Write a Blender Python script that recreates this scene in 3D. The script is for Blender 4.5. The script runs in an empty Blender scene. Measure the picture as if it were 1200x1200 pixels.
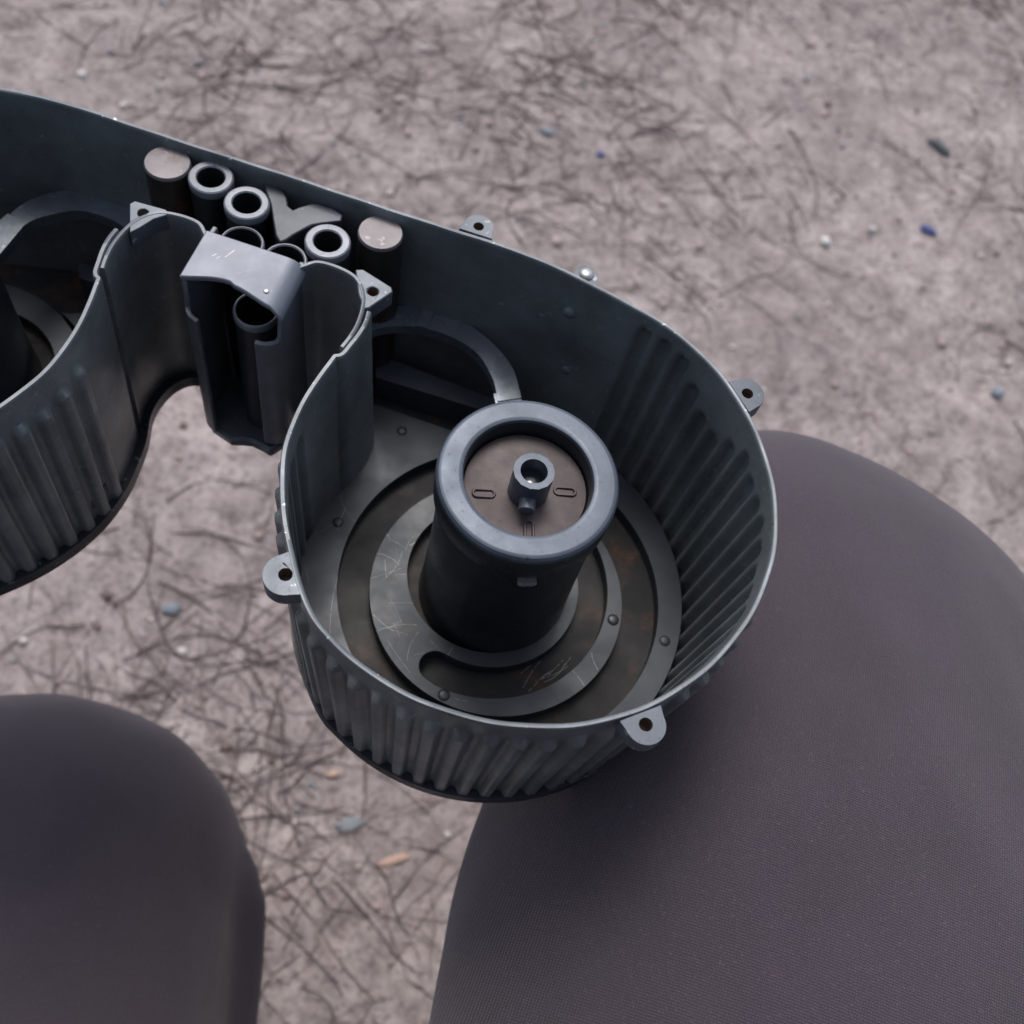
import bpy, bmesh, math, random
import numpy as np
from mathutils import Vector, Matrix, noise
from mathutils.geometry import tessellate_polygon

random.seed(7); rng = np.random.default_rng(11)
S = bpy.context.scene
COL = S.collection
RIM = 0.55                     # height of the casing's rim above the ground, metres

# ---------------------------------------------------------------- camera
D = np.array([-210., 670., 1260.]); D /= np.linalg.norm(D)
Zc = -D; Xc = np.array([1., 0, 0]) - Zc * Zc[0]; Xc /= np.linalg.norm(Xc); Yc = np.cross(Zc, Xc)
M3 = np.stack([Xc, Yc, Zc])
CAM = np.array([-0.03246909, -0.1138845, 0.20761569])
cd = bpy.data.cameras.new('camera'); cam = bpy.data.objects.new('camera', cd); COL.objects.link(cam)
R = Matrix([list(M3 @ np.array(v)) for v in ((1, 0, 0), (0, -1, 0), (0, 0, -1))]).transposed()
cam.matrix_world = Matrix.Translation((CAM[0], CAM[1], CAM[2] + RIM)) @ R.to_4x4()
cd.sensor_width = 36; cd.sensor_height = 36; cd.lens = 36 * 1260 / 1200
cd.clip_start = 0.01; cd.clip_end = 200
cd.dof.use_dof = True; cd.dof.focus_distance = 0.245; cd.dof.aperture_fstop = 18
S.camera = cam

# ---------------------------------------------------------------- world, sun, exposure
SUN_EL, SUN_AZ = math.radians(62), math.radians(-8)      # azimuth measured from +Y towards +X
W = bpy.data.worlds.new('World'); S.world = W; W.use_nodes = True
nt = W.node_tree; sky = nt.nodes.new('ShaderNodeTexSky'); sky.sky_type = 'NISHITA'; sky.sun_disc = False
sky.sun_elevation = SUN_EL; sky.sun_rotation = SUN_AZ; sky.air_density = 1.0; sky.dust_density = 4.0; sky.ozone_density = 1.0
bg = nt.nodes['Background']; bg.inputs['Strength'].default_value = 0.12
hs = nt.nodes.new('ShaderNodeHueSaturation'); hs.inputs['Saturation'].default_value = .8      # thin overcast: a paler sky
nt.links.new(sky.outputs[0], hs.inputs['Color']); nt.links.new(hs.outputs[0], bg.inputs[0])
sd = bpy.data.lights.new('sun', 'SUN'); sd.energy = 1.0; sd.angle = math.radians(25); sd.color = (1, .965, .93)
so = bpy.data.objects.new('sun', sd); COL.objects.link(so)
so.rotation_euler = Vector((-math.sin(SUN_AZ) * math.cos(SUN_EL), -math.cos(SUN_AZ) * math.cos(SUN_EL), -math.sin(SUN_EL))).to_track_quat('-Z', 'Y').to_euler()
so.location = (0.5, 1, 3)
S.view_settings.view_transform = 'Standard'; S.view_settings.look = 'None'
S.view_settings.exposure = 0.35; S.view_settings.gamma = 1.0
S.render.resolution_x = S.render.resolution_y = 1024

# ---------------------------------------------------------------- materials
class NT:
    def __init__(s, name):
        s.m = bpy.data.materials.new(name); s.m.use_nodes = True; s.t = s.m.node_tree
        s.b = s.t.nodes['Principled BSDF']; s.co = s.t.nodes.new('ShaderNodeTexCoord').outputs['Object']
    def n(s, t, **k):
        x = s.t.nodes.new(t)
        for a, v in k.items(): setattr(x, a, v)
        return x
    def link(s, a, b): s.t.links.new(a, b)
    def noise(s, scale, detail=4, rough=.6, vec=None, dist=0):
        x = s.n('ShaderNodeTexNoise'); x.inputs['Scale'].default_value = scale; x.inputs['Detail'].default_value = detail
        x.inputs['Roughness'].default_value = rough; x.inputs['Distortion'].default_value = dist
        s.link(vec or s.co, x.inputs['Vector']); return x.outputs['Fac']
    def mapped(s, scale=(1, 1, 1), rot=(0, 0, 0)):
        x = s.n('ShaderNodeMapping'); x.inputs['Scale'].default_value = scale; x.inputs['Rotation'].default_value = rot
        s.link(s.co, x.inputs['Vector']); return x.outputs[0]
    def ramp(s, fac, stops):
        x = s.n('ShaderNodeValToRGB'); e = x.color_ramp.elements
        while len(e) < len(stops): e.new(.5)
        for i, (p, c) in enumerate(stops):
            e[i].position = p; e[i].color = (*c, 1) if len(c) == 3 else c
        s.link(fac, x.inputs[0]); return x.outputs[0]
    def mix(s, fac, a, b, mode='MIX'):
        x = s.n('ShaderNodeMix', data_type='RGBA', blend_type=mode)
        for v, i in ((fac, 0), (a, 6), (b, 7)):
            if isinstance(v, (int, float)): x.inputs[i].default_value = v
            elif isinstance(v, tuple): x.inputs[i].default_value = (*v, 1)
            else: s.link(v, x.inputs[i])
        return x.outputs[2]
    def math(s, op, a, b=0.):
        x = s.n('ShaderNodeMath', operation=op)
        for v, i in ((a, 0), (b, 1)):
            if isinstance(v, (int, float)): x.inputs[i].default_value = v
            else: s.link(v, x.inputs[i])
        return x.outputs[0]
    def g(s, v): return (v, v, v)
    def out(s, color=None, rough=None, metal=None, bump=None, bstr=.3, bdist=.0003, **k):
        for v, nm in ((color, 'Base Color'), (rough, 'Roughness'), (metal, 'Metallic')):
            if v is None: continue
            i = s.b.inputs[nm]
            if isinstance(v, (int, float)): i.default_value = v
            elif isinstance(v, tuple): i.default_value = (*v, 1)
            else: s.link(v, i)
        for nm, v in k.items(): s.b.inputs[nm.replace('_', ' ')].default_value = v
        if bump is not None:
            x = s.n('ShaderNodeBump'); x.inputs['Strength'].default_value = bstr; x.inputs['Distance'].default_value = bdist
            s.link(bump, x.inputs['Height']); s.link(x.outputs[0], s.b.inputs['Normal'])
        return s.m

def scratches(q, lines):
    """hairlines worn into the surface: (x, y, angle, half length, bend, width, strength) in millimetres on the part"""
    tot = None
    for (x, y, a, L, bend, w, st) in lines:
        mp = q.n('ShaderNodeMapping', vector_type='TEXTURE'); mp.inputs['Location'].default_value = (x * .001, y * .001, 0); mp.inputs['Rotation'].default_value = (0, 0, a)
        mp.inputs['Scale'].default_value = (.001, .001, .001); q.link(q.co, mp.inputs['Vector'])
        sp = q.n('ShaderNodeSeparateXYZ'); q.link(mp.outputs[0], sp.inputs[0])
        xx = q.math('MULTIPLY', sp.outputs[0], sp.outputs[0])
        yy = q.math('ABSOLUTE', q.math('ADD', sp.outputs[1], q.math('MULTIPLY', xx, bend)))
        on = q.math('MULTIPLY', q.math('LESS_THAN', yy, w), q.math('LESS_THAN', xx, L * L))
        on = q.math('MULTIPLY', on, st); tot = on if tot is None else q.math('MAXIMUM', tot, on)
    return q.math('MULTIPLY', tot, q.ramp(q.noise(700, 2), [(.34, q.g(0)), (.5, q.g(1))]))
_r = np.random.default_rng(5); RING_LINES = []
for _k in range(44):
    _a = math.radians(_r.uniform(150, 262)); _d = _r.uniform(24, 34) if _k < 36 else _r.uniform(46, 54)
    RING_LINES.append((2 + _d * math.cos(_a), 6.5 + _d * math.sin(_a), _r.choice([_a + 1.57, 1.1, 2.4, -.5, .3]) + _r.normal(0, .35), _r.uniform(1., 5.5), _r.normal(0, .03), _r.uniform(.025, .06), _r.uniform(.25, 1.)))
RING_LINES += [(-31, 27, 1.15, 15, .012, .11, .45), (-17, 40, .35, 8, .02, .10, .45), (-41, 3, 1.45, 14, .008, .08, .35), (-20, 34.5, .1, 4, .0, .07, .5), (29, -14, 1.9, 2.5, .05, .06, .7), (25, -19, 2.2, 3, -.03, .06, .7)]
FLOOR_LINES = [(18 + _r.normal(0, 4), -16 + _r.normal(0, 3), .75 + _r.normal(0, .15), _r.uniform(1.5, 5), _r.normal(0, .02), .07, .6) for _k in range(9)]
COVER_LINES = [(-70.5, 61.8, .9, 1.5, 0, .13, .9), (-74, 61, .7, .6, 0, .12, .8), (-73, 60.3, .8, .5, 0, .12, .8), (-66, 57, .4, 2.5, .02, .06, .4)]
WALL_LINES = []

def metal_paint(name, base, metal=.55, rough=.42, scr=None, rust=0., chips=0., var=.35, dust=0., fleck=0., spec=.5):
    q = NT(name)
    n1 = q.noise(45, 6, .65); n2 = q.noise(1400, 3, .7)
    dark = tuple(c * (1 - var) for c in base); lite = tuple(min(1, c * (1 + var)) for c in base)
    c = q.ramp(n1, [(.3, dark), (.7, lite)])
    c = q.mix(q.math('MULTIPLY', n2, .35), c, q.mix(1., c, (.55, .55, .57), 'MULTIPLY'))
    if dust: c = q.mix(q.math('MULTIPLY', q.ramp(q.noise(90, 5, .7), [(.4, (0, 0, 0)), (.75, (1, 1, 1))]), dust), c, (.15, .12, .10))
    if rust:
        rm = q.ramp(q.noise(60, 7, .7), [(.62 - .2 * rust, (0, 0, 0)), (.80 - .2 * rust, (1, 1, 1))])
        rc = q.ramp(q.noise(300, 3), [(.3, (.03, .018, .012)), (.7, (.105, .055, .032))])
        c = q.mix(rm, c, rc)
    if chips:
        cm = q.ramp(q.noise(900, 2, .5), [(.66, (0, 0, 0)), (.69, (1, 1, 1))])
        c = q.mix(q.math('MULTIPLY', cm, chips), c, (.03, .03, .035))
    if fleck: c = q.mix(q.math('MULTIPLY', q.ramp(q.noise(420, 3, .6), [(.66, (0, 0, 0)), (.70, (1, 1, 1))]), fleck), c, (.62, .64, .66))
    if scr: c = q.mix(q.math('MULTIPLY', scratches(q, scr), .8), c, (.50, .50, .49))
    rr = q.ramp(q.noise(70, 5, .6), [(.3, q.g(max(.05, rough - .1))), (.7, q.g(rough + .12))])
    return q.out(c, rr, metal, bump=n2, bstr=.12, bdist=.0001, Specular_IOR_Level=spec)

PAINT = metal_paint('gunmetal_paint', (.090, .105, .125), metal=.35, rough=.38, chips=.35)
RIMWALL = metal_paint('casing_wall_paint', (.195, .218, .222), metal=.25, rough=.38, chips=.25, fleck=.25)
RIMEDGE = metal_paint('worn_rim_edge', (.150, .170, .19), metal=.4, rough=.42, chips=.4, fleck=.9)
PLATE = metal_paint('worn_plate_steel', (.041, .050, .062), metal=.25, rough=.44, scr=RING_LINES, rust=.06)
FLOORM = metal_paint('stained_floor_steel', (.018, .019, .021), metal=.0, rough=.55, rust=.5, dust=.06, spec=.28, scr=FLOOR_LINES)
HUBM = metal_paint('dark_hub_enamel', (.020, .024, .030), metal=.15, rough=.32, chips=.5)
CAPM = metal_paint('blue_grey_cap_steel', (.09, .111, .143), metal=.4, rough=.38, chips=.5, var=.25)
DISKM = metal_paint('dusty_bronze_disk', (.072, .057, .060), metal=.3, rough=.5, dust=.22, chips=.5)
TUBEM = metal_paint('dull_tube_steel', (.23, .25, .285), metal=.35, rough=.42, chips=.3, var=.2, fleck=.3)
TUBESIDE = metal_paint('shaded_tube_side', (.035, .039, .045), metal=.3, rough=.42)  # shade below the tube rims put into the side colour
BORE = metal_paint('shade_dark_tube_bore', (.012, .012, .013), metal=.0, rough=.75)  # near black: the darkness deep inside the tubes is painted in
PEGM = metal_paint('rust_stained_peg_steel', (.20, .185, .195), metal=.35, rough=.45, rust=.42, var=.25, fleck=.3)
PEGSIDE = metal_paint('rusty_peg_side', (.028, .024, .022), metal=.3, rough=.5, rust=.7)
ARCHM = metal_paint('bright_guide_steel', (.19, .22, .255), metal=.6, rough=.27, rust=.15, fleck=.3)
BRIGHT = metal_paint('bare_bright_steel', (.62, .61, .60), metal=.7, rough=.28)
FLAPM = metal_paint('feed_cover_paint', (.205, .225, .27), metal=.3, rough=.42, scr=COVER_LINES, var=.15)
FLANGE = metal_paint('black_flange_enamel', (.032, .038, .047), metal=.2, rough=.3, fleck=.3)
FOLLOWM = metal_paint('follower_steel', (.07, .08, .097), metal=.35, rough=.36, fleck=.2)
LUGM = metal_paint('lug_paint', (.135, .155, .182), metal=.35, rough=.42, chips=.3, var=.2, fleck=.5)
THROATM = metal_paint('throat_paint', (.135, .152, .178), metal=.3, rough=.38)
q = NT('threaded_hole_brass'); w = q.n('ShaderNodeTexWave', bands_direction='Z'); w.inputs['Scale'].default_value = 300; q.link(q.co, w.inputs[0])
HOLEM = q.out((.20, .13, .075), .5, .5, bump=w.outputs[1], bstr=.6, bdist=.0003)

q = NT('purple_grey_trouser_twill')
def wv(rot, sc, dist=.6):
    x = q.n('ShaderNodeTexWave'); x.inputs['Scale'].default_value = sc; x.inputs['Distortion'].default_value = dist; x.inputs['Detail'].default_value = 2
    x.inputs['Detail Scale'].default_value = 2.; q.link(q.mapped((1, 1, 1), rot), x.inputs[0]); return x.outputs[1]
wa, wb = wv((0, 0, .35), 480, 2.), wv((0, 0, .35 + math.pi / 2), 480, 2.)
weave = q.math('MULTIPLY', wa, wb)
c = q.ramp(q.noise(22, 5, .6), [(.3, (.064, .048, .067)), (.7, (.085, .064, .088))])
c = q.mix(q.ramp(weave, [(.0, q.g(.5)), (.45, q.g(0))]), c, (.030, .024, .030))
c = q.mix(q.math('MULTIPLY', q.ramp(q.noise(900, 3, .8), [(.60, (0, 0, 0)), (.74, (1, 1, 1))]), .4), c, (.22, .18, .19))
FABRIC = q.out(c, .92, 0., bump=q.math('ADD', weave, q.math('MULTIPLY', q.noise(500, 3), .6)), bstr=.6, bdist=.0005, Sheen_Weight=.25, Sheen_Roughness=.5)
q = NT('black_shoe_leather'); SHOE = q.out(q.ramp(q.noise(80), [(.3, (.012, .011, .011)), (.7, (.03, .027, .025))]), .45, 0., bump=q.noise(400), bstr=.2)

q = NT('pinkish_bare_soil')
big = q.noise(7, 8, .62); mid = q.noise(42, 6, .7, dist=.4); fine = q.noise(190, 5, .75)
c = q.ramp(mid, [(.28, (.195, .16, .155)), (.42, (.335, .285, .275)), (.56, (.45, .39, .375)), (.74, (.57, .505, .485))])
c = q.mix(q.ramp(big, [(.36, q.g(.7)), (.60, q.g(0))]), c, q.mix(1., c, (.60, .58, .60), 'MULTIPLY'))
c = q.mix(q.ramp(fine, [(.38, q.g(.7)), (.50, q.g(0))]), c, (.12, .093, .092))
vd = q.n('ShaderNodeTexVoronoi', feature='DISTANCE_TO_EDGE'); vd.inputs['Scale'].default_value = 26
wn = q.n('ShaderNodeTexNoise'); wn.inputs['Scale'].default_value = 30; wn.inputs['Detail'].default_value = 4; q.link(q.co, wn.inputs['Vector'])
wm = q.n('ShaderNodeVectorMath', operation='MULTIPLY_ADD'); q.link(wn.outputs['Color'], wm.inputs[0]); wm.inputs[1].default_value = (.05, .05, .05); q.link(q.co, wm.inputs[2])
q.link(wm.outputs[0], vd.inputs[0])
c = q.mix(q.math('MULTIPLY', q.ramp(vd.outputs['Distance'], [(.02, q.g(.8)), (.09, q.g(0))]), q.ramp(q.noise(13, 4), [(.48, q.g(0)), (.68, q.g(.7))])), c, (.085, .07, .07))
SOIL = q.out(c, .95, 0., bump=q.math('ADD', mid, fine), bstr=.6, bdist=.002)
def plain(name, a, b, rough=.8, sc=60, metal=0.):
    q = NT(name); return q.out(q.ramp(q.noise(sc, 4), [(.3, a), (.7, b)]), rough, metal, bump=q.noise(sc * 6), bstr=.3, bdist=.0006)
STONES = [plain('pink_stone', (.36, .27, .25), (.50, .40, .37)), plain('grey_stone', (.22, .22, .23), (.34, .33, .34)),
          plain('pale_stone', (.50, .46, .44), (.66, .62, .60)), plain('brown_stone', (.14, .10, .09), (.25, .19, .17)), plain('blue_grey_stone', (.20, .24, .28), (.30, .34, .38))]
TWIGM = plain('dead_twig_bark', (.055, .042, .042), (.12, .092, .088)); TWIGP = plain('dry_root_bark', (.15, .115, .11), (.24, .19, .18))
WHITE = plain('white_quartz', (.75, .73, .68), (.86, .85, .82), .5); BLUE = plain('blue_plastic', (.05, .07, .22), (.08, .11, .30), .6)
ORANGE = plain('orange_leaf_litter', (.46, .30, .23), (.58, .42, .35)); SLATE = plain('slate_chip', (.10, .11, .12), (.16, .17, .175))
LEAFG = plain('grey_leaf_litter', (.20, .215, .24), (.30, .32, .34)); BROWNSTICK = plain('brown_stick', (.045, .035, .033), (.09, .07, .065))

# ---------------------------------------------------------------- helpers (millimetres relative to the rim plane)
A0 = np.array([-61.5, 78.]); T0 = np.array([.96, -.28]); N0 = np.array([.28, .96])
def xy(s, q): return A0 + s * T0 + q * N0
def sq(p): d = np.asarray(p, float) - A0; return np.array([d @ T0, d @ N0])
def mir(P):
    P = np.array(P, float); P[..., :2] -= 2 * ((P[..., :2] - A0) @ T0)[..., None] * T0; return P
def un(p, z):        # photograph pixel -> point (mm) at depth z (mm) below the rim: used once, to measure plans
    r = M3 @ np.array([p[0] - 600., p[1] - 600., 1260.]); k = (z * .001 - CAM[2]) / r[2]
    return ((CAM + r * k)[:2]) * 1000
def PX(pts, z): return np.array([un(p, z) for p in pts])
def mesh_obj(name, V, F, mats, parent=None, smooth=True, sharp=35, mi=None, unit=.001, off=(0, 0, 0)):
    me = bpy.data.meshes.new(name); V = np.asarray(V, float) * unit + np.array(off)
    me.from_pydata(V.tolist(), [], F); me.validate()
    bm = bmesh.new(); bm.from_mesh(me); bmesh.ops.recalc_face_normals(bm, faces=bm.faces); bm.to_mesh(me); bm.free()
    for m in (mats if isinstance(mats, (list, tuple)) else [mats]): me.materials.append(m)
    if mi is not None: me.polygons.foreach_set('material_index', mi)
    if smooth:
        me.polygons.foreach_set('use_smooth', [True] * len(me.polygons)); me.set_sharp_from_angle(angle=math.radians(sharp))
    o = bpy.data.objects.new(name, me); COL.objects.link(o)
    if parent is not None:
        o.parent = parent
        r = parent
        while r.parent: r = r.parent
        if parent is r: o.location = -Vector(ROOTOFF)
    return o
def bevel(o, w, seg=2, ang=40):
    b = o.modifiers.new('bevel', 'BEVEL'); b.width = w * .001; b.segments = seg; b.limit_method = 'ANGLE'; b.angle_limit = math.radians(ang)
    b.harden_normals = False; return o
def area(P): x, y = P[:, 0], P[:, 1]; return .5 * np.sum(x * np.roll(y, -1) - y * np.roll(x, -1))
def prism(loops, z0, z1):
    """outline with holes, extruded from z0 (bottom) to z1 (top)"""
    loops = [np.asarray(l, float) for l in loops]
    loops = [l if (area(l) > 0) == (i == 0) else l[::-1] for i, l in enumerate(loops)]
    tri = tessellate_polygon([[Vector((p[0], p[1], 0)) for p in l] for l in loops])
    P = np.concatenate(loops); n = len(P)
    V = np.concatenate([np.c_[P, np.full(n, z0)], np.c_[P, np.full(n, z1)]])
    F = [tuple(t) for t in tri] + [tuple(i + n for i in t) for t in tri]; k = 0
    for l in loops:
        m = len(l)
        for i in range(m):
            a, b = k + i, k + (i + 1) % m; F.append((a, b, b + n, a + n))
        k += m
    return V, F
def circ(c, r, n=64, a0=0, a1=360):
    full = abs(a1 - a0) >= 360
    a = np.radians(np.linspace(a0, a1, n, endpoint=not full)); return np.c_[c[0] + r * np.cos(a), c[1] + r * np.sin(a)]
def lathe(prof, c=(0, 0), n=64, close=False):
    """profile of (r, z) revolved about a vertical axis through c"""
    V, F = [], []; m = len(prof)
    for i in range(n):
        a = 2 * math.pi * i / n
        for r, z in prof: V.append((c[0] + r * math.cos(a), c[1] + r * math.sin(a), z))
    for i in range(n):
        for j in range(m if close else m - 1):
            a, b = i * m + j, i * m + (j + 1) % m; c2, d = ((i + 1) % n) * m + (j + 1) % m, ((i + 1) % n) * m + j
            F.append((a, b, c2, d))
    return np.array(V), F
def tube_along(P, r, n=8):
    P = np.asarray(P, float); V, F = [], []; rr = np.broadcast_to(r, (len(P),))
    for i in range(len(P)):
        t = P[min(i + 1, len(P) - 1)] - P[max(i - 1, 0)]; t /= np.linalg.norm(t) + 1e-12
        u = np.cross(t, (0, 0, 1.)) if abs(t[2]) < .9 else np.cross(t, (1., 0, 0)); u /= np.linalg.norm(u); v = np.cross(t, u)
        for k in range(n):
            a = 2 * math.pi * k / n; V.append(P[i] + rr[i] * (math.cos(a) * u + math.sin(a) * v))
    for i in range(len(P) - 1):
        for k in range(n): F.append((i * n + k, i * n + (k + 1) % n, (i + 1) * n + (k + 1) % n, (i + 1) * n + k))
    F.append(tuple(range(n))); F.append(tuple(range((len(P) - 1) * n, len(P) * n)))
    return np.array(V), F
def join(parts):
    V, F, k = [], [], 0
    for v, f in parts:
        V.append(np.asarray(v, float)); F += [tuple(i + k for i in t) for t in f]; k += len(v)
    return np.concatenate(V), F
def resample(P, step):
    """Catmull-Rom through P, then even spacing"""
    P = np.asarray(P, float); Q = np.vstack([2 * P[0] - P[1], P, 2 * P[-1] - P[-2]]); out = []
    for i in range(1, len(Q) - 2):
        t = np.linspace(0, 1, 12, endpoint=False)[:, None]; a, b, c, d = Q[i - 1], Q[i], Q[i + 1], Q[i + 2]
        out.append(.5 * (2 * b + (c - a) * t + (2 * a - 5 * b + 4 * c - d) * t ** 2 + (3 * b - a - 3 * c + d) * t ** 3))
    out = np.vstack(out + [P[-1:]]); L = np.r_[0, np.cumsum(np.hypot(*np.diff(out, axis=0).T))]
    s = np.linspace(0, L[-1], int(L[-1] / step) + 1); return np.c_[np.interp(s, L, out[:, 0]), np.interp(s, L, out[:, 1])]
def thing(name, loc, label, cat, group=None):
    o = bpy.data.objects.new(name, None); COL.objects.link(o); o.location = loc; o.empty_display_size = .05
    o['label'] = label; o['category'] = cat
    if group: o['group'] = group
    return o
def tag(o, label, cat, group=None):
    o['label'] = label; o['category'] = cat
    if group: o['group'] = group
    return o

# ---------------------------------------------------------------- the setting: ground
GX = np.unique(np.concatenate([-np.geomspace(1.25, 40, 26)[::-1], np.arange(-1.25, 1.2501, .006), np.geomspace(1.25, 40, 26)]))
cx0, cy0 = .15, .45
nx = len(GX); gx, gy = np.meshgrid(GX + cx0, GX + cy0, indexing='ij')
gz = np.zeros(nx * nx)
for i, (x, y) in enumerate(zip(gx.ravel(), gy.ravel())):
    if abs(x - cx0) < 1.3 and abs(y - cy0) < 1.3:
        gz[i] = .007 * noise.noise((x * 9, y * 9, 1)) + .0024 * noise.noise((x * 38, y * 38, 4)) + .0016 * noise.noise((x * 110, y * 110, 8))
gv = np.c_[gx.ravel(), gy.ravel(), gz]
idx = np.arange(nx * nx).reshape(nx, nx)
gf = np.stack([idx[:-1, :-1], idx[1:, :-1], idx[1:, 1:], idx[:-1, 1:]], -1).reshape(-1, 4).tolist()
ground = mesh_obj('ground', gv, gf, SOIL, unit=1., sharp=180); ground['kind'] = 'structure'
def gh(x, y): return .007 * noise.noise((x * 9, y * 9, 1)) + .0024 * noise.noise((x * 38, y * 38, 4)) + .0016 * noise.noise((x * 110, y * 110, 8))

def stone_mesh(r, sq_=(1, 1, .7), seed=0, sub=1):
    bm = bmesh.new(); bmesh.ops.create_icosphere(bm, subdivisions=sub, radius=1.)
    V = np.array([v.co for v in bm.verts]); F = [tuple(v.index for v in f.verts) for f in bm.faces]; bm.free()
    f = np.array([1 + .45 * noise.noise((v[0] * 1.3 + seed, v[1] * 1.3, v[2] * 1.3)) for v in V])
    return V * f[:, None] * r * np.array(sq_), F
protos = [stone_mesh(1, (1, rng.uniform(.65, 1), rng.uniform(.45, .75)), k * 7.7) for k in range(12)]
parts, mi = [], []
for k in range(3600):
    x, y = rng.uniform(-.55, .85), rng.uniform(-.2, 1.15)
    r = min(.0055, .0008 + rng.exponential(.0011)); v, f = protos[k % 12]; a = rng.uniform(0, 6.28); ca, sa = math.cos(a), math.sin(a)
    v = np.c_[v[:, 0] * ca - v[:, 1] * sa, v[:, 0] * sa + v[:, 1] * ca, v[:, 2]] * r + np.array([x, y, gh(x, y) + r * .25])
    parts.append((v, f)); mi += [int(rng.choice(5, p=[.40, .18, .2, .18, .04]))] * len(f)
V, F = join(parts); gravel = mesh_obj('gravel', V, F, STONES, mi=mi, unit=1., sharp=180); gravel['kind'] = 'stuff'
gravel['label'] = 'loose pink, grey and pale grit scattered over the bare soil'
parts, mi = [], []
for k in range(8000):
    x, y = rng.uniform(-.55, .85), rng.uniform(-.2, 1.15)
    if noise.noise((x * 3.1, y * 3.1, 20)) + .6 * noise.noise((x * 12, y * 12, 5)) + rng.uniform(-.3, .3) < .12: continue
    L = rng.uniform(.015, .13); a = rng.uniform(0, 6.28); cv = rng.normal(0, 8); P = []
    for j in range(9):
        P.append((x, y, gh(x, y) + .0012 + .0015 * math.sin(j * 1.3 + k))); a += cv * L / 8 + rng.normal(0, .16)
        x += math.cos(a) * L / 8; y += math.sin(a) * L / 8
    r0 = rng.uniform(.00025, .0009); v, f = tube_along(P, np.linspace(r0, r0 * .45, 9), 5); parts.append((v, f)); mi += [int(rng.random() < .5)] * len(f)
V, F = join(parts); twigs = mesh_obj('twig_litter', V, F, [TWIGM, TWIGP], mi=mi, unit=1., sharp=180); twigs['kind'] = 'stuff'
twigs['label'] = 'dead dark twigs and rootlets lying over the soil'
def gpt(px):
    p = un(px, -RIM * 1000) * .001; return p[0], p[1]
def scrap(name, px, r, shape, m, label, cat, rot=0., seed=0, group=None):
    x, y = gpt(px); v, f = stone_mesh(r, shape, seed, 2); ca, sa = math.cos(rot), math.sin(rot)
    v = np.c_[v[:, 0] * ca - v[:, 1] * sa, v[:, 0] * sa + v[:, 1] * ca, v[:, 2]]
    o = mesh_obj(name, v, f, m, unit=1., sharp=60); o.location = (x, y, gh(x, y) + r * shape[2] * .6 + .001)
    tag(o, label, cat, group); return o
scrap('pebble', (968, 282), .0052, (1, .9, .7), WHITE, 'bright white round pebble left of the blue scrap', 'pebble', seed=3)
scrap('pebble', (1021, 271), .0045, (1, .9, .7), STONES[2], 'pale grey pebble between white pebble and blue scrap', 'pebble', seed=5)
scrap('plastic_scrap', (1086, 272), .0075, (1.2, .6, .35), BLUE, 'larger scrap of bright blue plastic lying on the soil at the right', 'litter', -.5, 6)
scrap('plastic_scrap', (703, 183), .0045, (1, .7, .4), BLUE, 'small blue scrap on the soil near the top, beyond the casing', 'litter', .2, 8)
scrap('stone_chip', (1100, 172), .012, (1.25, .45, .32), SLATE, 'dark elongated stone chip lying on soil at top right', 'stone', -.85, 9)
scrap('stone_chip', (641, 158), .007, (1.1, .6, .35), STONES[4], 'small blue-grey stone chip near the top, left of the small blue scrap', 'stone', -.2, 12)
scrap('leaf_scrap', (462, 1008), .008, (1.35, .42, .16), ORANGE, 'orange-pink leaf scrap between the two legs near the bottom', 'leaf', .35, 14)
scrap('leaf_scrap', (410, 966), .0085, (1.1, .6, .14), LEAFG, 'blue-grey flat leaf on the soil between the two legs, above the orange leaf scrap', 'leaf', .3, 15)
scrap('pebble', (390, 908), .0042, (1.2, .6, .5), ORANGE, 'small orange pebble on soil below the ribbed drum', 'pebble', .2, 17)
scrap('pebble', (202, 716), .006, (1.1, .7, .5), STONES[4], 'blue-grey pebble on soil below the left drum, above the left knee', 'pebble', .2, 19)
scrap('pebble', (1168, 462), .007, (1, .8, .5), STONES[4], 'small blue-grey pebble on soil beyond the right knee', 'pebble', .4, 21)

# ---------------------------------------------------------------- the seated person's legs (one continuous trouser mesh)
def leg_tube(pts, rad, n=36, flat=None):
    P = np.array(pts, float); m = 14 * (len(P) - 1); V, F = [], []
    L = np.r_[0, np.cumsum(np.linalg.norm(np.diff(P, axis=0), axis=1))]; s = np.linspace(0, L[-1], m)
    C = np.stack([np.interp(s, L, P[:, k]) for k in range(3)], 1); Rr = np.interp(s, L, rad)
    for _ in range(6): C[1:-1] = .25 * C[:-2] + .5 * C[1:-1] + .25 * C[2:]
    bm = bmesh.new(); bmesh.ops.create_icosphere(bm, subdivisions=3, radius=1.)
    sv = np.array([v.co for v in bm.verts]); sf = [tuple(v.index for v in f.verts) for f in bm.faces]; bm.free()
    return [(sv * r + c, sf) for c, r in zip(C, Rr)]
zr = -125.
legs = []
legs += leg_tube([(48, -420, -160), (83, -80, -126), (105, 38, -130)], [106, 87, 64])              # right thigh to the knee, inner side
legs += leg_tube([(110, -420, -160), (146, -120, -130), (157, -22, -137)], [106, 88, 66])
legs += leg_tube([(105, 38, -130), (134, 14, -138), (157, -22, -137)], [64, 74, 66])
legs += leg_tube([(80, -420, -160), (115, -120, -130), (133, 8, -140)], [108, 92, 78])
legs += leg_tube([(138, 15, -146), (150, 10, -300), (150, -40, -510)], [70, 62, 56])               # right shin
legs += leg_tube([(-125, -430, -170), (-150, -150, -232), (-144, -46, -250)], [102, 82, 69])       # left thigh
legs += leg_tube([(-143, -44, -250), (-145, -50, -360), (-160, -120, -510)], [70, 60, 55])         # left shin
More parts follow.
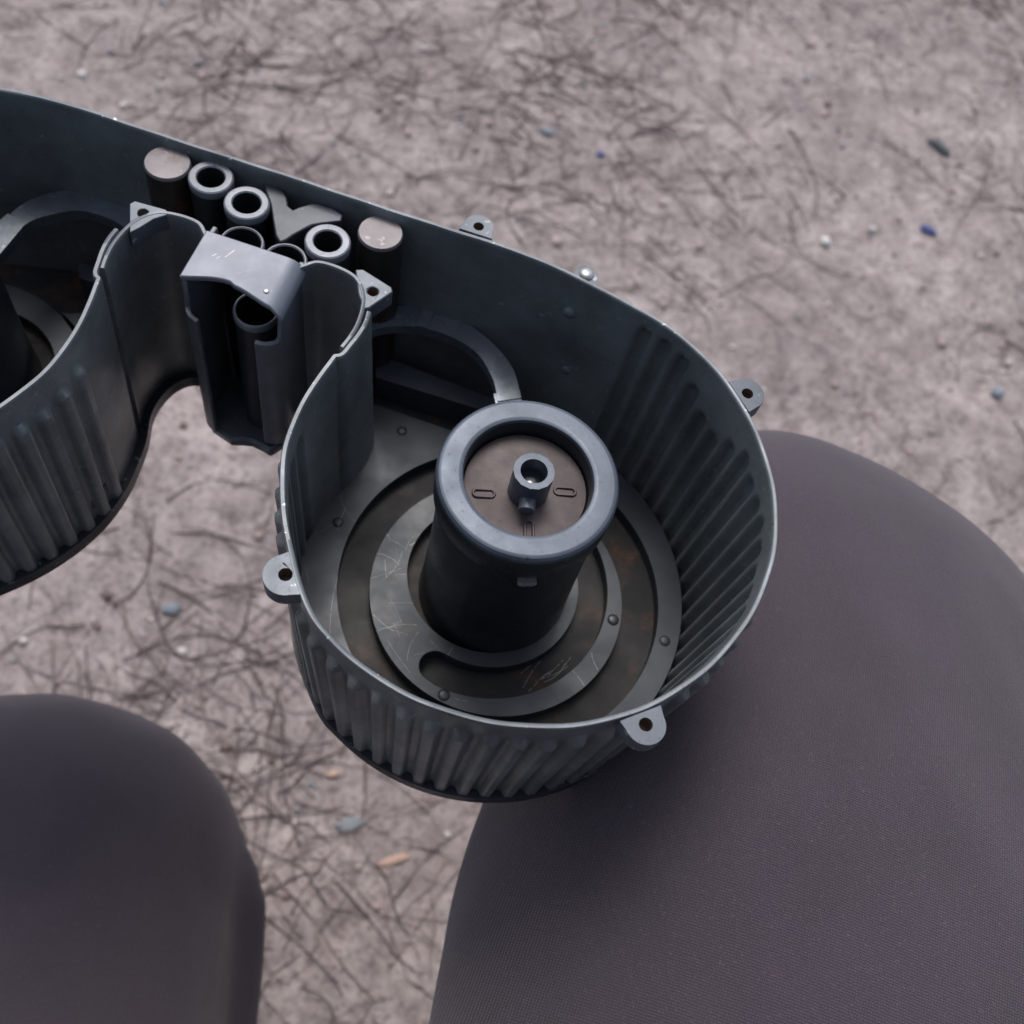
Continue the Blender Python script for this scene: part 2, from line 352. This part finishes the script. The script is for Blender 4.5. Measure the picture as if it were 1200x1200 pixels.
legs += leg_tube([(40, -420, -160), (-125, -430, -170)], [108, 104])
legs += leg_tube([(-40, -440, -140), (-40, -470, -40)], [122, 120])
legs += leg_tube([(-143, -44, -250), (-160, -36, -246)], [68, 66])
legs += leg_tube([(-96, -12, -252), (-76, -30, -252), (-66, -52, -254), (-65.5, -150, -258)], [5, 5.5, 5.5, 5.5])          # cloth fold beside the left knee
person = thing('person', (-.02, -.43, RIM - .57 + .02), 'seated person in purple-grey trousers, seen from above, an open metal casing on the right thigh', 'person')
ROOTOFF = (-.02, -.43, RIM - .55)
V, F = join(legs)
me = bpy.data.meshes.new('trousers'); me.from_pydata((V * .001 + np.array([0, 0, RIM])).tolist(), [], F)
tr = bpy.data.objects.new('trousers', me); COL.objects.link(tr); tr.parent = person; tr.location = -Vector(person.location)
rm = tr.modifiers.new('remesh', 'REMESH'); rm.mode = 'VOXEL'; rm.voxel_size = .004
sm = tr.modifiers.new('smooth', 'SMOOTH'); sm.factor = .6; sm.iterations = 6
dg = bpy.context.evaluated_depsgraph_get(); me2 = bpy.data.meshes.new_from_object(tr.evaluated_get(dg))
tr.modifiers.clear(); tr.data = me2; me2.name = 'trousers'; me2.materials.clear(); me2.materials.append(FABRIC)
co = np.empty(len(me2.vertices) * 3); me2.vertices.foreach_get('co', co); co = co.reshape(-1, 3)
ed = np.empty(len(me2.edges) * 2, np.int32); me2.edges.foreach_get('vertices', ed); ed = ed.reshape(-1, 2)
cnt = np.bincount(ed.ravel(), minlength=len(co))[:, None]
wt = .6 * np.clip((co[:, 0] + .03) / .03, 0, 1)[:, None]; wt = np.maximum(wt, .6 * np.clip((-.085 - co[:, 0]) / .05, 0, 1)[:, None])
for _ in range(110):          # cloth pulled taut over the knees
    acc = np.stack([np.bincount(ed[:, 0], co[ed[:, 1], k], len(co)) + np.bincount(ed[:, 1], co[ed[:, 0], k], len(co)) for k in range(3)], 1)
    co += wt * (acc / cnt - co)
me2.vertices.foreach_set('co', co.ravel()); me2.update()
n0 = np.empty(len(co) * 3); me2.vertices.foreach_get('normal', n0); co += n0.reshape(-1, 3) * wt * .0052
me2.vertices.foreach_set('co', co.ravel()); me2.update()
nm = np.empty_like(co).ravel(); me2.vertices.foreach_get('normal', nm); nm = nm.reshape(-1, 3)
d = np.array([  .0007 * noise.noise((c[0] * 22, c[1] * 9, c[2] * 14)) + .0009 * noise.noise((c[0] * 60, c[1] * 30, c[2] * 45)) for c in co])
me2.vertices.foreach_set('co', (co + nm * d[:, None]).ravel()); me2.polygons.foreach_set('use_smooth', [True] * len(me2.polygons))
for sx, sy in ((150, -50), (-165, -135)):
    v, f = stone_mesh(1, (1, 1, 1), 2.2, 3)
    v = v * np.array([.046, .125, .05]); v[:, 2] = np.maximum(v[:, 2], -.035)
    o = mesh_obj('shoe', v, f, SHOE, unit=1.); o.parent = person
    o.location = Vector((sx * .001, sy * .001 + .05, .045)) - person.location

# jacket, neck and head of the person behind the camera (they shade the casing's near side)
def blob_mesh(name, parts_, mat, vox=.008):
    V, F = [], []; k = 0
    for v, f in parts_: V.append(v); F += [tuple(i + k for i in t) for t in f]; k += len(v)
    me = bpy.data.meshes.new(name); me.from_pydata((np.vstack(V) * .001 + np.array([0, 0, RIM])).tolist(), [], F)
    o = bpy.data.objects.new(name, me); COL.objects.link(o); o.parent = person; o.location = -Vector(person.location)
    a = o.modifiers.new('remesh', 'REMESH'); a.mode = 'VOXEL'; a.voxel_size = vox
    b = o.modifiers.new('smooth', 'SMOOTH'); b.factor = .6; b.iterations = 10
    dg = bpy.context.evaluated_depsgraph_get(); m2 = bpy.data.meshes.new_from_object(o.evaluated_get(dg)); o.modifiers.clear(); o.data = m2
    m2.materials.clear(); m2.materials.append(mat); m2.polygons.foreach_set('use_smooth', [True] * len(m2.polygons)); return o
jk = []
for dx in (-70, 0, 70): jk += leg_tube([(-40 + dx, -470, -30), (-40 + dx, -430, 150), (-40 + dx * 1.25, -360, 330)], [118, 122, 105])
for sgn in (-1, 1):
    x = -40 + sgn * 185
    jk += leg_tube([(x, -350, 360), (x + sgn * 45, -440, 190), (x + sgn * 20, -420, 60)], [68, 56, 50]) + leg_tube([(x + sgn * 20, -420, 60), (x - sgn * 60, -345, 30)], [50, 46])
    jk += leg_tube([(x, -350, 360), (-40 + sgn * 60, -345, 400)], [68, 62])
q = NT('dark_jacket_cloth'); JACKET = q.out(q.ramp(q.noise(30, 4), [(.3, (.022, .022, .026)), (.7, (.036, .035, .04))]), .9, 0., bump=q.noise(600), bstr=.3)
q = NT('skin'); SKIN = q.out(q.ramp(q.noise(40, 3), [(.3, (.42, .26, .20)), (.7, (.50, .32, .25))]), .55, 0.)
q = NT('brown_hair'); HAIR = q.out(q.ramp(q.noise(60, 4, vec=q.mapped((8, 1, 1))), [(.3, (.02, .013, .009)), (.7, (.06, .04, .028))]), .6, 0.)
blob_mesh('jacket', jk, JACKET)
hc = np.array([-40., -290., 500.])
hd = leg_tube([(-40, -345, 390), (-40, -310, 470)], [52, 50])
for c_, r_ in (((0, 0, 10), (72, 92, 98)), ((0, 38, -38), (52, 52, 58)), ((0, 92, -2), (12, 18, 20)), ((0, 78, -42), (26, 14, 10)), ((-74, -6, -8), (8, 20, 30)), ((74, -6, -8), (8, 20, 30))):
    v, f = stone_mesh(1, (1, 1, 1), 0, 3); v = v / np.linalg.norm(v, axis=1)[:, None]; hd.append((v * np.array(r_) + hc + np.array(c_), f))
blob_mesh('head', hd, SKIN, .005)
v, f = stone_mesh(1, (1, 1, 1), 0, 3); v = v / np.linalg.norm(v, axis=1)[:, None]
blob_mesh('hair', [(v * np.array((80, 96, 88)) + hc + np.array((0, -14, 30)), f)], HAIR, .006)

# ---------------------------------------------------------------- the casing
ROOT = (-.0615, .04, RIM - .073)
casing = thing('magazine_casing', ROOT, 'open dark grey metal twin-drum magazine casing resting on the right thigh', 'magazine')
ROOTOFF = (ROOT[0], ROOT[1], ROOT[2] - RIM)
def part(name, VF, mats, parent=None, **k):
    V, F = VF
    if parent is None: return mesh_obj(name, V, F, mats, casing, **k)
    return mesh_obj(name, V, F, mats, parent, **k)          # sub-parts share the casing's frame
C0 = np.array([1.6, 7.5]); H = 72.
RW, TH, TAPER = 58.8, 1.35, 2.6
# plan of the rim, right half, from the middle of the straight wall to the throat
plan = [xy(s, 12.9) for s in (-2, 10, 25, 40, 52)] + [xy(62, 12.7), xy(72, 11.7), xy(82, 9.9)]
plan += list(circ(C0, RW, 34, 60, -140)) + [(-46.6, -24.0), (-49.4, -16.2), (-51.6, -7.5), (-52.9, 1.5), (-52.9, 10.5), (-51.0, 20.2), (-47.4, 29.6), (-44.9, 34.9), (-44.0, 36.4), (-42.5, 36.9), (-41.0, 39.4), (-39.2, 42.8), (-37.9, 46.4), (-37.3, 49.6)]
neck = [(-42.7, 38.7), (-41.0, 42.0), (-39.6, 45.6), (-38.8, 50.2), (-39.0, 54.6), (-40.9, 58.9), (-44.8, 61.4), (-49.5, 62.5), (-52.4, 61.2), (-54.4, 60.0)]
main = resample(plan, .62); main = main[main @ np.ones(2) < 1e9]
s0 = np.array([sq(p)[0] for p in main]); main = np.vstack([[xy(0, 12.9)], main[np.argmax(s0 > .3):]])
def taper_at(P):
    w = np.clip((3.5 - np.abs(np.hypot(*(P - C0).T) - RW)) / 3, 0, 1); k = np.ones(41) / 41
    return 2.2 + 2.4 * np.convolve(np.pad(w, 20, 'edge'), k, 'valid')
def ribbon(P, flagrib, ztop_fn, zbot, th=TH, closed_start=None):
    """wall strip along P (outer edge of rim) with thickness towards the left-hand normal, taper and pressed ribs"""
    n = len(P); d = np.gradient(P, axis=0); d /= np.hypot(*d.T)[:, None]; N = np.c_[-d[:, 1], d[:, 0]]      # left normal
    L = np.r_[0, np.cumsum(np.hypot(*np.diff(P, axis=0).T))]
    zs = np.r_[0, -.25, -.7, -np.arange(1.6, zbot, 1.25), -zbot]
    ribs = flagrib(L, P)
    V = np.zeros((2, len(zs), n, 3))
    for j, z in enumerate(zs):
        disp = np.zeros(n)
        for sk, zt in ribs:
            m = np.abs(L - sk) < 3.4
            dz = max(0, z - (-zt - 2.0)); dz2 = max(0, -zbot + 2.5 - z) * 0
            dd = np.hypot(L[m] - sk, dz); x = np.clip((dd - .95) / 1.6, 0, 1); disp[m] = np.maximum(disp[m], 1.9 * (1 - x * x * (3 - 2 * x)))
        tp = taper_at(P) * (-z / H)
        zz = np.array([z * (zbot + ztop_fn(l)) / zbot + ztop_fn(l) for l in L]) if ztop_fn else np.full(n, z)
        wob = np.array([.18 * math.sin(l * .11) + .1 * math.sin(l * .37 + 1) for l in L]) * (1 if th > 1 else 0) * .6
        ch = .28 if j == 0 else (.08 if j == 1 else 0)
        V[0, j] = np.c_[P + N * (tp + ch - disp + wob)[:, None], zz]
        V[1, j] = np.c_[P + N * (tp + th - ch - disp + wob)[:, None], zz]
    nz = len(zs); id_ = np.arange(2 * nz * n).reshape(2, nz, n); F = []
    for w in (0, 1):
        a = id_[w]; F += np.stack([a[:-1, :-1], a[:-1, 1:], a[1:, 1:], a[1:, :-1]], -1).reshape(-1, 4).tolist()
    for j in (0, nz - 1): F += np.stack([id_[0, j, :-1], id_[0, j, 1:], id_[1, j, 1:], id_[1, j, :-1]], -1).reshape(-1, 4).tolist()
    for i in (0, n - 1): F += np.stack([id_[0, :-1, i], id_[0, 1:, i], id_[1, 1:, i], id_[1, :-1, i]], -1).reshape(-1, 4).tolist()
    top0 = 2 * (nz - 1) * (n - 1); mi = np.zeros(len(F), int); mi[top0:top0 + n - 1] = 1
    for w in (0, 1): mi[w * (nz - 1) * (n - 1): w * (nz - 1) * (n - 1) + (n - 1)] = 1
    return V.reshape(-1, 3), F, mi
def rib_positions(L, P):
    out = []
    ang = np.degrees(np.arctan2(P[:, 1] - C0[1], P[:, 0] - C0[0])); ang = np.where(ang > 120, ang - 360, ang)
    i0 = int(np.argmin(np.abs(ang - 56.2) + (np.hypot(*(P - C0).T) < 50) * 999)); s = L[i0]
    iend = int(np.argmin(np.hypot(*(P - np.array([-51.5, 19.])).T)))
    k = 0
    tops = {3: 10, 4: 15, 5: 15.5, 6: 11, 0: 4.6, 1: 4.2, 2: 4.6}
    while s < L[iend]:
        out.append((s, tops.get(k, 7.3 + .9 * math.sin(k * 1.7) + (2.2 if k > 18 else 0)))); s += 6.27; k += 1
    return out
main = main - 0.
# orientation: path runs clockwise seen from above, the inside lies to its right -> reverse so that the left normal points in
mainR = main[::-1].copy()
def ribs_rev(L, P):
    Q = P[::-1]; LQ = L[-1] - L[::-1]
    return [(L[-1] - s, z) for s, z in rib_positions(LQ, Q)]
*wallR, wmi = ribbon(mainR, ribs_rev, None, 70.)
wallL = (mir(wallR[0]), wallR[1])
V, F = join([wallR, wallL])
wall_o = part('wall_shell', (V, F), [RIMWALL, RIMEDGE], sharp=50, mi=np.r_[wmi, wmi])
nk = resample(neck, .5)
def notch(l_tot):
    return lambda l: 0.
nkR = nk[::-1].copy(); LN = np.r_[0, np.cumsum(np.hypot(*np.diff(nkR, axis=0).T))]
zt = lambda l: -3.2 * float(np.clip((5.2 - l) / .6, 0, 1))
*neckR, nmi = ribbon(nkR, lambda L, P: [], None, 70., th=1.25)
for sgn in (0, 1):
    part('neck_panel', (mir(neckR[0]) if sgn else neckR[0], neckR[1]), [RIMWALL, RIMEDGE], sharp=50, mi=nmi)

# base plate and bottom flange
def offset(P, o, closed=False):
    d = np.gradient(P, axis=0); d /= np.hypot(*d.T)[:, None]; return P + np.c_[-d[:, 1], d[:, 0]] * np.asarray(o).reshape(-1, 1)
hn = np.vstack([p for p in nk if p[1] > 39.5])[::-1]; hm = np.vstack([p for p in mainR if not (p[0] < -36 and p[1] > 35.6)])
halfR = resample(np.vstack([hn[::4], hm[::4], mainR[-1:]]), .6)                       # from throat round the drum to the middle of the straight wall
def outline(o):
    r = offset(halfR, o + taper_at(halfR)); l = mir(r)[::-1]
    keep = np.array([i % 3 == 0 for i in range(len(r))]); keep[-1] = False; keep[0] = True
    return np.vstack([r[keep], l[keep[::-1]]])
flange_out, flange_in = outline(-2.45), outline(.9)
fl = part('base_flange', prism([flange_out, outline(2.6)], -74., -69.6), FLANGE); bevel(fl, 1.0, 3)
base = part('base_plate', prism([outline(1.2)], -73.4, -64.5), [FLOORM])

# floor plates, one set per drum
ZP = -60.
OI = ((3.8, 5.7), 44.3)
left_edge = PX([(397, 572), (408, 563), (413, 557), (427, 522), (437, 493), (433, 481), (424, 474)], ZP)
pa, pb = un((420, 467), ZP), un((530, 505), ZP)
dirn = (pb - pa) / np.linalg.norm(pb - pa)
outer = list(circ(C0, RW - 4.6 * .83 - TH - .25, 80, 52, -142)) + list(PX([(345, 655), (365, 625)], ZP)) + list(left_edge) + [pa, pa + dirn * 30]
inn_end = pa + dirn * 36
ang_end = math.degrees(math.atan2(inn_end[1] - OI[0][1], inn_end[0] - OI[0][0]))
outer += list(circ(OI[0], OI[1], 100, 98, 412))
outer = np.array(outer)
def crescent(a0, a1, n=60):
    o = circ((.3, 7.8), 33.4, n, a0 + 5, a1); i = circ((.8, 7.6), 24.6, n, a1, a0 + 8)
    e0 = np.array((.5, 7.7)); am = math.radians(a0)
    tipc = e0 + 28.8 * np.array([math.cos(am), math.sin(am)])
    u = np.array([math.cos(am), math.sin(am)]); v = np.array([-u[1], u[0]])
    tip = [tipc + 4.3 * (math.cos(b) * -u * 1 + math.sin(b) * -v) for b in np.radians(np.linspace(0, 180, 12))]
    return np.vstack([o, i, np.array(tip)])
ring = [circ((2.9, 4.5), 34.7, 110), circ((.3, 9.3), 22.3, 80), crescent(-119, 48)]
RV = [un(p, ZP) for p in ((471, 505), (396, 612), (779, 751))]; RV2 = [un(p, ZP) for p in ((520, 815), (718, 727))]
def dome(c, r, z, h, n=20):
    prof = [(r, z - 1.), (r, z + h * .35), (r * .85, z + h * .75), (r * .5, z + h), (0.01, z + h * 1.02)]; return lathe(prof, c, n)
for sgn in (0, 1):
    f_ = (lambda V: mir(V)) if sgn else (lambda V: V)
    v, f = prism([outer], ZP - 4.6, ZP); op = part('floor_plate', (f_(v), f), PLATE); bevel(op, .45, 2)
    for c in RV: v, f = dome(c, 1.5, ZP, .55); part('rivet', (f_(v), f), PLATE, op)
    if sgn:      # the left drum's rotor sits a little nearer the straight wall
        f_ = lambda V: mir(V) + np.array([4., 9.5, 0])[:np.asarray(V).shape[-1]]
    v, f = prism(ring, ZP - 4.6, ZP + .4); rg = part('spiral_ring', (f_(v), f), PLATE); bevel(rg, .5, 2)
    for c in RV2: v, f = dome(c, 1.6, ZP + .4, .6); part('rivet', (f_(v), f), PLATE, rg)
    # ledge bar
    if not sgn:
        bz = -54.
        bp = PX([(440, 414), (585, 470), (570, 482), (440, 442)], bz)
    v, f = prism([mir(bp) if sgn else bp], -66, -54.); part('ledge_bar', (v, f), PAINT)
    # hub
    HC = np.array([2.0, 7.2])
    v, f = lathe([(20.6, -66), (20.0, -60), (19.6, -40), (19.5, -14), (19.6, -11.2), (20.4, -10.4), (20.9, -9.2), (21.1, -1.9), (20.95, -.9), (20.5, -.25), (19.9, 0.0), (19.6, .01),
                  (16.1, .01), (15.8, 0.0), (15.1, -.25), (14.8, -.9), (14.6, -6.5), (13, -6.6)], HC, 96)
    npf = len(f) // 96; hmi = [1 if (j % npf) >= 7 and (j % npf) <= 14 else 0 for j in range(len(f))]
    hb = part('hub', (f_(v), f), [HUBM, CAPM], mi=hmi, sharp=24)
    v, f = lathe([(14.62, -6.4), (14.2, -5.5), (6, -5.2), (0.01, -5.2)], HC, 64); part('hub_disk', (f_(v), f), DISKM, hb)
    for (px, rot) in (((567, 578), 0), ((662, 576), 0), ((620, 622), 90)):
        c = un(px, -5.2); ring_ = []
        a = np.linspace(0, 2 * math.pi, 29)[:-1]
        P = np.c_[1.5 * np.sign(np.cos(a)) + .95 * np.cos(a), .95 * np.sin(a), np.full(28, -5.15)]
        if rot: P = np.c_[-P[:, 1], P[:, 0], P[:, 2]]
        P[:, :2] += c; v, f = tube_along(np.vstack([P, P[:1]]), .36, 6); part('stamped_mark', (f_(v), f), DISKM, hb)
    SC = HC + np.array([1.2, .0]); SC = un((626, 552), 4.2)
    oct_ = circ(SC, 4.7, 14, 0, 360)
    v, f = prism([oct_, circ(SC, 3.1, 40)], -5.3, 4.2); sp_ = part('spindle', (f_(v), f), CAPM, hb, sharp=30)
    v, f = lathe([(3.08, -1.2), (2.6, -1.9), (0.01, -1.9)], SC, 40); part('spindle_bore', (f_(v), f), CAPM, hb)
    v, f = dome(SC, 1.7, -1.9, 1.3, 24); part('spindle_screw', (f_(v), f), BRIGHT, hb)
    for sg in (-1, 1):
        dv = np.array([-.12, -1.]) * (1 if sg < 0 else -1); dv /= np.linalg.norm(dv)
        p0 = SC + dv * 3.6; p1 = SC + dv * (7.4 if sg < 0 else 7.0)
        v, f = tube_along(np.array([[*p0, -1.6], [*(p0 + (p1 - p0) * .94), -1.6], [*p1, -1.6]]), [1.9, 1.9, 1.55], 16)
        part('spindle_pin', (f_(v), f), PAINT, hb)
    if not sgn:
        # small bright spring latch in the hub's side
        a = math.radians(-86); c = HC + 19.45 * np.array([math.cos(a), math.sin(a)]); LT = []
        pts = [(-2.2, .5), (2.2, .5), (2.2, -.1), (1.5, -.9), (-1.5, -.9), (-2.2, -.1)]
        tdir = np.array([-math.sin(a), math.cos(a)]); od = np.array([math.cos(a), math.sin(a)])
        Vv = [(*(c + tdir * x + od * o_), -13.2 + z) for o_ in (-.4, 1.5) for x, z in pts]
        Ff = [tuple(range(6)), tuple(range(6, 12))] + [(i, (i + 1) % 6, 6 + (i + 1) % 6, 6 + i) for i in range(6)]
        part('hub_latch', (np.array(Vv), Ff), BRIGHT, hb, smooth=False)

# guide arches (curved steel strips above the dark recess behind each hub)
def arch(outp, innp, z):
    o, i = resample(PX(outp, z), 1.2), resample(PX(innp, z), 1.2); return np.vstack([o, i[::-1]])
aR = arch([(405, 395), (427, 365), (470, 358), (500, 360), (540, 375), (575, 400), (600, 430), (611, 466)], [(405, 425), (427, 394), (450, 383), (490, 383), (530, 395), (560, 415), (578, 445), (583, 470)], -33.)
ar = part('guide_arch', prism([aR], -36.5, -33.), ARCHM); bevel(ar, .4, 2)
st = PX([(578, 462), (609, 458), (613, 480), (584, 486)], -33.6)
part('arch_foot', prism([st], -62, -33.4), ARCHM, ar)
sl = PX([(496, 355), (504, 355), (498, 390), (490, 390)], -33.)
part('arch_step', prism([PX([(497, 356), (512, 362), (500, 386), (488, 383)], -33.)], -34, -32.3), ARCHM, ar)
aL = arch([(-60, 330), (-30, 290), (0, 262), (30, 237), (70, 224), (110, 224), (150, 233), (185, 252)], [(-50, 370), (-20, 320), (0, 298), (30, 263), (62, 251), (95, 247), (130, 257), (152, 272), (172, 292)], -31.)
al = part('guide_arch', prism([aL], -34.5, -31.), ARCHM); bevel(al, .4, 2)
part('arch_step', prism([PX([(-22, 282), (10, 253), (30, 266), (0, 302)], -31.)], -32, -30.0), ARCHM, al)

# lugs with threaded holes round the rim
def lug(c, r, hole, zt=-.1, th=4.6, base=None, cc=C0, name='lug', mirror=False):
    base = (base or r) if False else r + .5; c = np.asarray(c, float); inw = (cc - c) / np.linalg.norm(cc - c); tn = np.array([-inw[1], inw[0]])
    a = np.linspace(-math.pi / 2, math.pi / 2, 20); arc = [c + r * (math.sin(b) * tn * 1.0 - math.cos(b) * inw) for b in a]
    out = [c + tn * -(base) + inw * 2.6] + arc + [c + tn * base + inw * 2.6]
    v, f = prism([np.array(out), circ(c, hole, 20)], zt - th, zt); o = part(name, (v, f), LUGM); bevel(o, .35, 2)
    v, f = lathe([(hole + .02, zt - th), (hole - .02, zt - .6)], c, 20); part('threaded_hole', (v, f), HOLEM, o)
    v, f = lathe([(hole + .1, zt - th + .2), (0.01, zt - th + .2)], c, 20); part('hole_bottom', (v, f), HOLEM, o)
    return o
lug((-49.4, -20.6), 4.7, 1.5, cc=np.array([-49.4, -20.6]) + 30 * np.array([.957, .29])); lug((25.7, -49.2), 4.3, 1.45); lug((56.3, 35.1), 4.3, 1.45)
lw_ = un((561, 265), 0)
lug(lw_, 3.9, 1.35, base=7, cc=lw_ - 30 * N0)
e = lug(un((687, 322), -3.), 3.2, .6, zt=-3., th=3, base=4.4, cc=un((687, 322), -3.) - 30 * (C0 * 0 + N0))
v, f = dome(un((687, 322), -3.), 1.9, -3., 1.1, 24); part('lug_rivet', (v, f), BRIGHT, e)
for px in ((-40, 690), (-80, 470)): pass
for zz, px in ((-12.2, (667, 365)), (-34., (666, 427))):
    c = un(px, zz); q_ = sq(c); nrm = np.array([-.30, -.95]); nrm = -(N0 * .99 + T0 * .13)
    v, f = lathe([(1.75, -.6), (1.75, .25), (1.3, .75), (.6, .95), (.01, 1.0)], (0, 0), 20)
    rot = Vector((nrm[0], nrm[1], 0)).to_track_quat('Z', 'Y').to_matrix()
    v = np.array([rot @ Vector(p) for p in v])
    qi = (TAPER * zz / H) + 12.9 - TH - .15 - (2.3 if True else 0) * ((q_[0] - 58) / 20 if q_[0] > 58 else 0) - .15
    c2 = xy(q_[0], qi)
    part('wall_rivet', (v + np.array([c2[0], c2[1], zz]), f), RIMWALL, wall_o)
# triangular tabs beside the throat
triLp = PX([(152, 238), (158, 235), (194, 245), (199, 250), (180, 256), (164, 266), (152, 272)], 0)
triR = [(-40.6, 62.0), (-38.8, 62.3), (-31.6, 57.6), (-31.2, 56.2), (-36.6, 50.6), (-37.8, 50.2), (-39.4, 54.6)]
for sgn in (0, 1):
    P = triLp if sgn else np.array(triR); c = un((167.5, 249), 0) if sgn else un((437, 341), 0)
    o = part('triangular_tab', prism([P, circ(c, 1.35, 20)], -5.2, -.12), LUGM); bevel(o, .35, 2)
    v, f = lathe([(1.36, -5.2), (1.33, -.7)], c, 20); part('threaded_hole', (v, f), HOLEM, o)
    v, f = lathe([(1.4, -5.0), (0.01, -5.0)], c, 20); part('hole_bottom', (v, f), HOLEM, o)

# pegs, tubes and follower between the drums
def tube(px, r, hole, zt, zb=-66., name='tube'):
    c = un(px, zt)
    prof = [(r - .25, zb), (r - .25, zt - 3.0), (r, zt - 2.2), (r, zt - .7), (r - .15, zt - .25), (r - .5, zt), (r - .6, zt + .005), (hole + .4, zt + .005), (hole + .3, zt), (hole, zt - .35), (hole - .05, zt - 28), (0.01, zt - 28)]
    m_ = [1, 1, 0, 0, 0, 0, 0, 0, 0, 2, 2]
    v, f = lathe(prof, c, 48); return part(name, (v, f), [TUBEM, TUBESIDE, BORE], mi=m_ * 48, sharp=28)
def peg(px, r, zt):
    c = un(px, zt); v, f = lathe([(r, -66), (r, zt - .9), (r - .1, zt - .4), (r - .35, zt), (r * .6, zt + .03), (0.01, zt + .04)], c, 48)
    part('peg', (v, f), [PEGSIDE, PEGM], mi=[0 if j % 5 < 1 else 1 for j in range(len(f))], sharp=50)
peg((196, 190), 5.9, -3.); peg((446, 272), 5.8, -3.)
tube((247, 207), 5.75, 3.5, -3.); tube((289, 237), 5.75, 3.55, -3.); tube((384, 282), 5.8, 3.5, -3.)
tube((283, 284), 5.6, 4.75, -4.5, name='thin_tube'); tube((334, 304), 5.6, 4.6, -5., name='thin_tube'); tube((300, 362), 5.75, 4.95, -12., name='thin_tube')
fp = PX([(310, 214), (322, 216), (331, 221), (336, 229), (338, 240), (343, 244), (352, 240), (363, 237), (377, 238), (391, 243), (402, 250), (400, 257), (382, 259), (369, 261), (357, 266), (346, 272), (336, 279), (328, 282), (323, 274), (320, 258), (317, 238), (312, 224)], -4.)
fo = part('follower', prism([fp], -60, -4.5), FOLLOWM); bevel(fo, .4, 3)

# feed throat: C-shaped channel, lips curled towards the front, cover plate on top
ctr = [(-7.6, -32.6), (-10.2, -31.4), (-11.9, -29.0), (-12.2, -25.0), (-12.0, -20), (-11.5, -11)]
ctrR = [(6.8, -31.8), (9.6, -31.4), (12.0, -29.6), (13.2, -26.5), (13.0, -20), (12.0, -11)]
def strip(path, th, ztf, zb, rows=14):
    P = resample([xy(*p) for p in path], .6); n = len(P); d = np.gradient(P, axis=0); d /= np.hypot(*d.T)[:, None]; N = np.c_[-d[:, 1], d[:, 0]]
    L = np.r_[0, np.cumsum(np.hypot(*np.diff(P, axis=0).T))]; L /= L[-1]; V = np.zeros((2, rows, n, 3))
    for w in (0, 1):
        for j in range(rows):
            u = j / (rows - 1); z = np.array([ztf(l) * (1 - u) + zb(l) * u for l in L])
            V[w, j] = np.c_[P + N * (th * w), z]
    I = np.arange(2 * rows * n).reshape(2, rows, n); F = []
    for w in (0, 1): F += np.stack([I[w, :-1, :-1], I[w, :-1, 1:], I[w, 1:, 1:], I[w, 1:, :-1]], -1).reshape(-1, 4).tolist()
    for j in (0, rows - 1): F += np.stack([I[0, j, :-1], I[0, j, 1:], I[1, j, 1:], I[1, j, :-1]], -1).reshape(-1, 4).tolist()
    for i in (0, n - 1): F += np.stack([I[0, :-1, i], I[0, 1:, i], I[1, 1:, i], I[1, :-1, i]], -1).reshape(-1, 4).tolist()
    return V.reshape(-1, 3), F
def sstep(x, a, b): x = min(1, max(0, (x - a) / (b - a))); return x * x * (3 - 2 * x)
lipL = lambda l: -9.5 + 10.2 * sstep(l, .24, .29); lipR = lambda l: -11.5 + 9.7 * sstep(l, .26, .31)
zbL = lambda l: -60. ; zbR = lambda l: -58.
o = part('throat_wall', strip(ctr, -1.3, lipL, zbL), THROATM, sharp=50); bevel(o, .3, 2, 60)
o = part('throat_wall', strip(ctrR, 1.3, lipR, zbR), THROATM, sharp=50); bevel(o, .3, 2, 60)
# cover: flat top, rounded right shoulder, concave front edge
rows = []
for k in range(19):
    u = k / 18; s = -12.1 + u * 25.4
    front = -28.9 + 3.1 * math.sin(math.pi * min(1, u / .86)) ** 1.3 * (1.0 if u < .5 else .8) - .6 * (u > .9)
    drop = 0 if u < .80 else 3.2 * (1 - math.sqrt(max(0, 1 - ((u - .80) / .20) ** 2)))
    rows.append([(s, front, 1.4 - drop), (s, -13.4, 1.4 - drop)])
V, F = [], []
for (a, b) in rows:
    for t_ in np.linspace(0, 1, 6): p = xy(a[0], a[1] + (b[1] - a[1]) * t_); V.append((*p, a[2]))
top = np.array(V); bot = top - np.array([0, 0, 1.6]); n6 = 6; K = len(rows)
V = np.vstack([top, bot]); nn = len(top)
for i in range(K - 1):
    for j in range(5):
        a = i * 6 + j; F += [(a, a + 6, a + 7, a + 1), (a + nn, a + nn + 1, a + nn + 7, a + nn + 6)]
    F += [(i * 6, i * 6 + nn, i * 6 + 6 + nn, i * 6 + 6), (i * 6 + 5, i * 6 + 11, i * 6 + 11 + nn, i * 6 + 5 + nn)]
F += [(j, j + 1, j + 1 + nn, j + nn) for j in range(5)] + [((K - 1) * 6 + j, (K - 1) * 6 + j + nn, (K - 1) * 6 + j + 1 + nn, (K - 1) * 6 + j + 1) for j in range(5)]
o = part('throat_cover', (V, F), FLAPM, sharp=55); bevel(o, .35, 2, 60)
cs = un((312, 341), 1.5); v, f = dome(cs, .75, 1.4, .35, 14); part('cover_rivet', (v, f), BRIGHT, o)
# sloping floor of the throat
fb = [xy(-11.3, -11), xy(-12.0, -25), xy(-11.6, -28.8), xy(-9.0, -31.6), xy(-2.5, -33.6), xy(.5, -32.5), xy(3, -31.9), xy(6, -32.3), xy(9, -33.2), xy(11.5, -29), xy(12.2, -12)]
o = part('throat_floor', prism([np.array(fb)], -63, -59.2), PAINT); bevel(o, .8, 2)
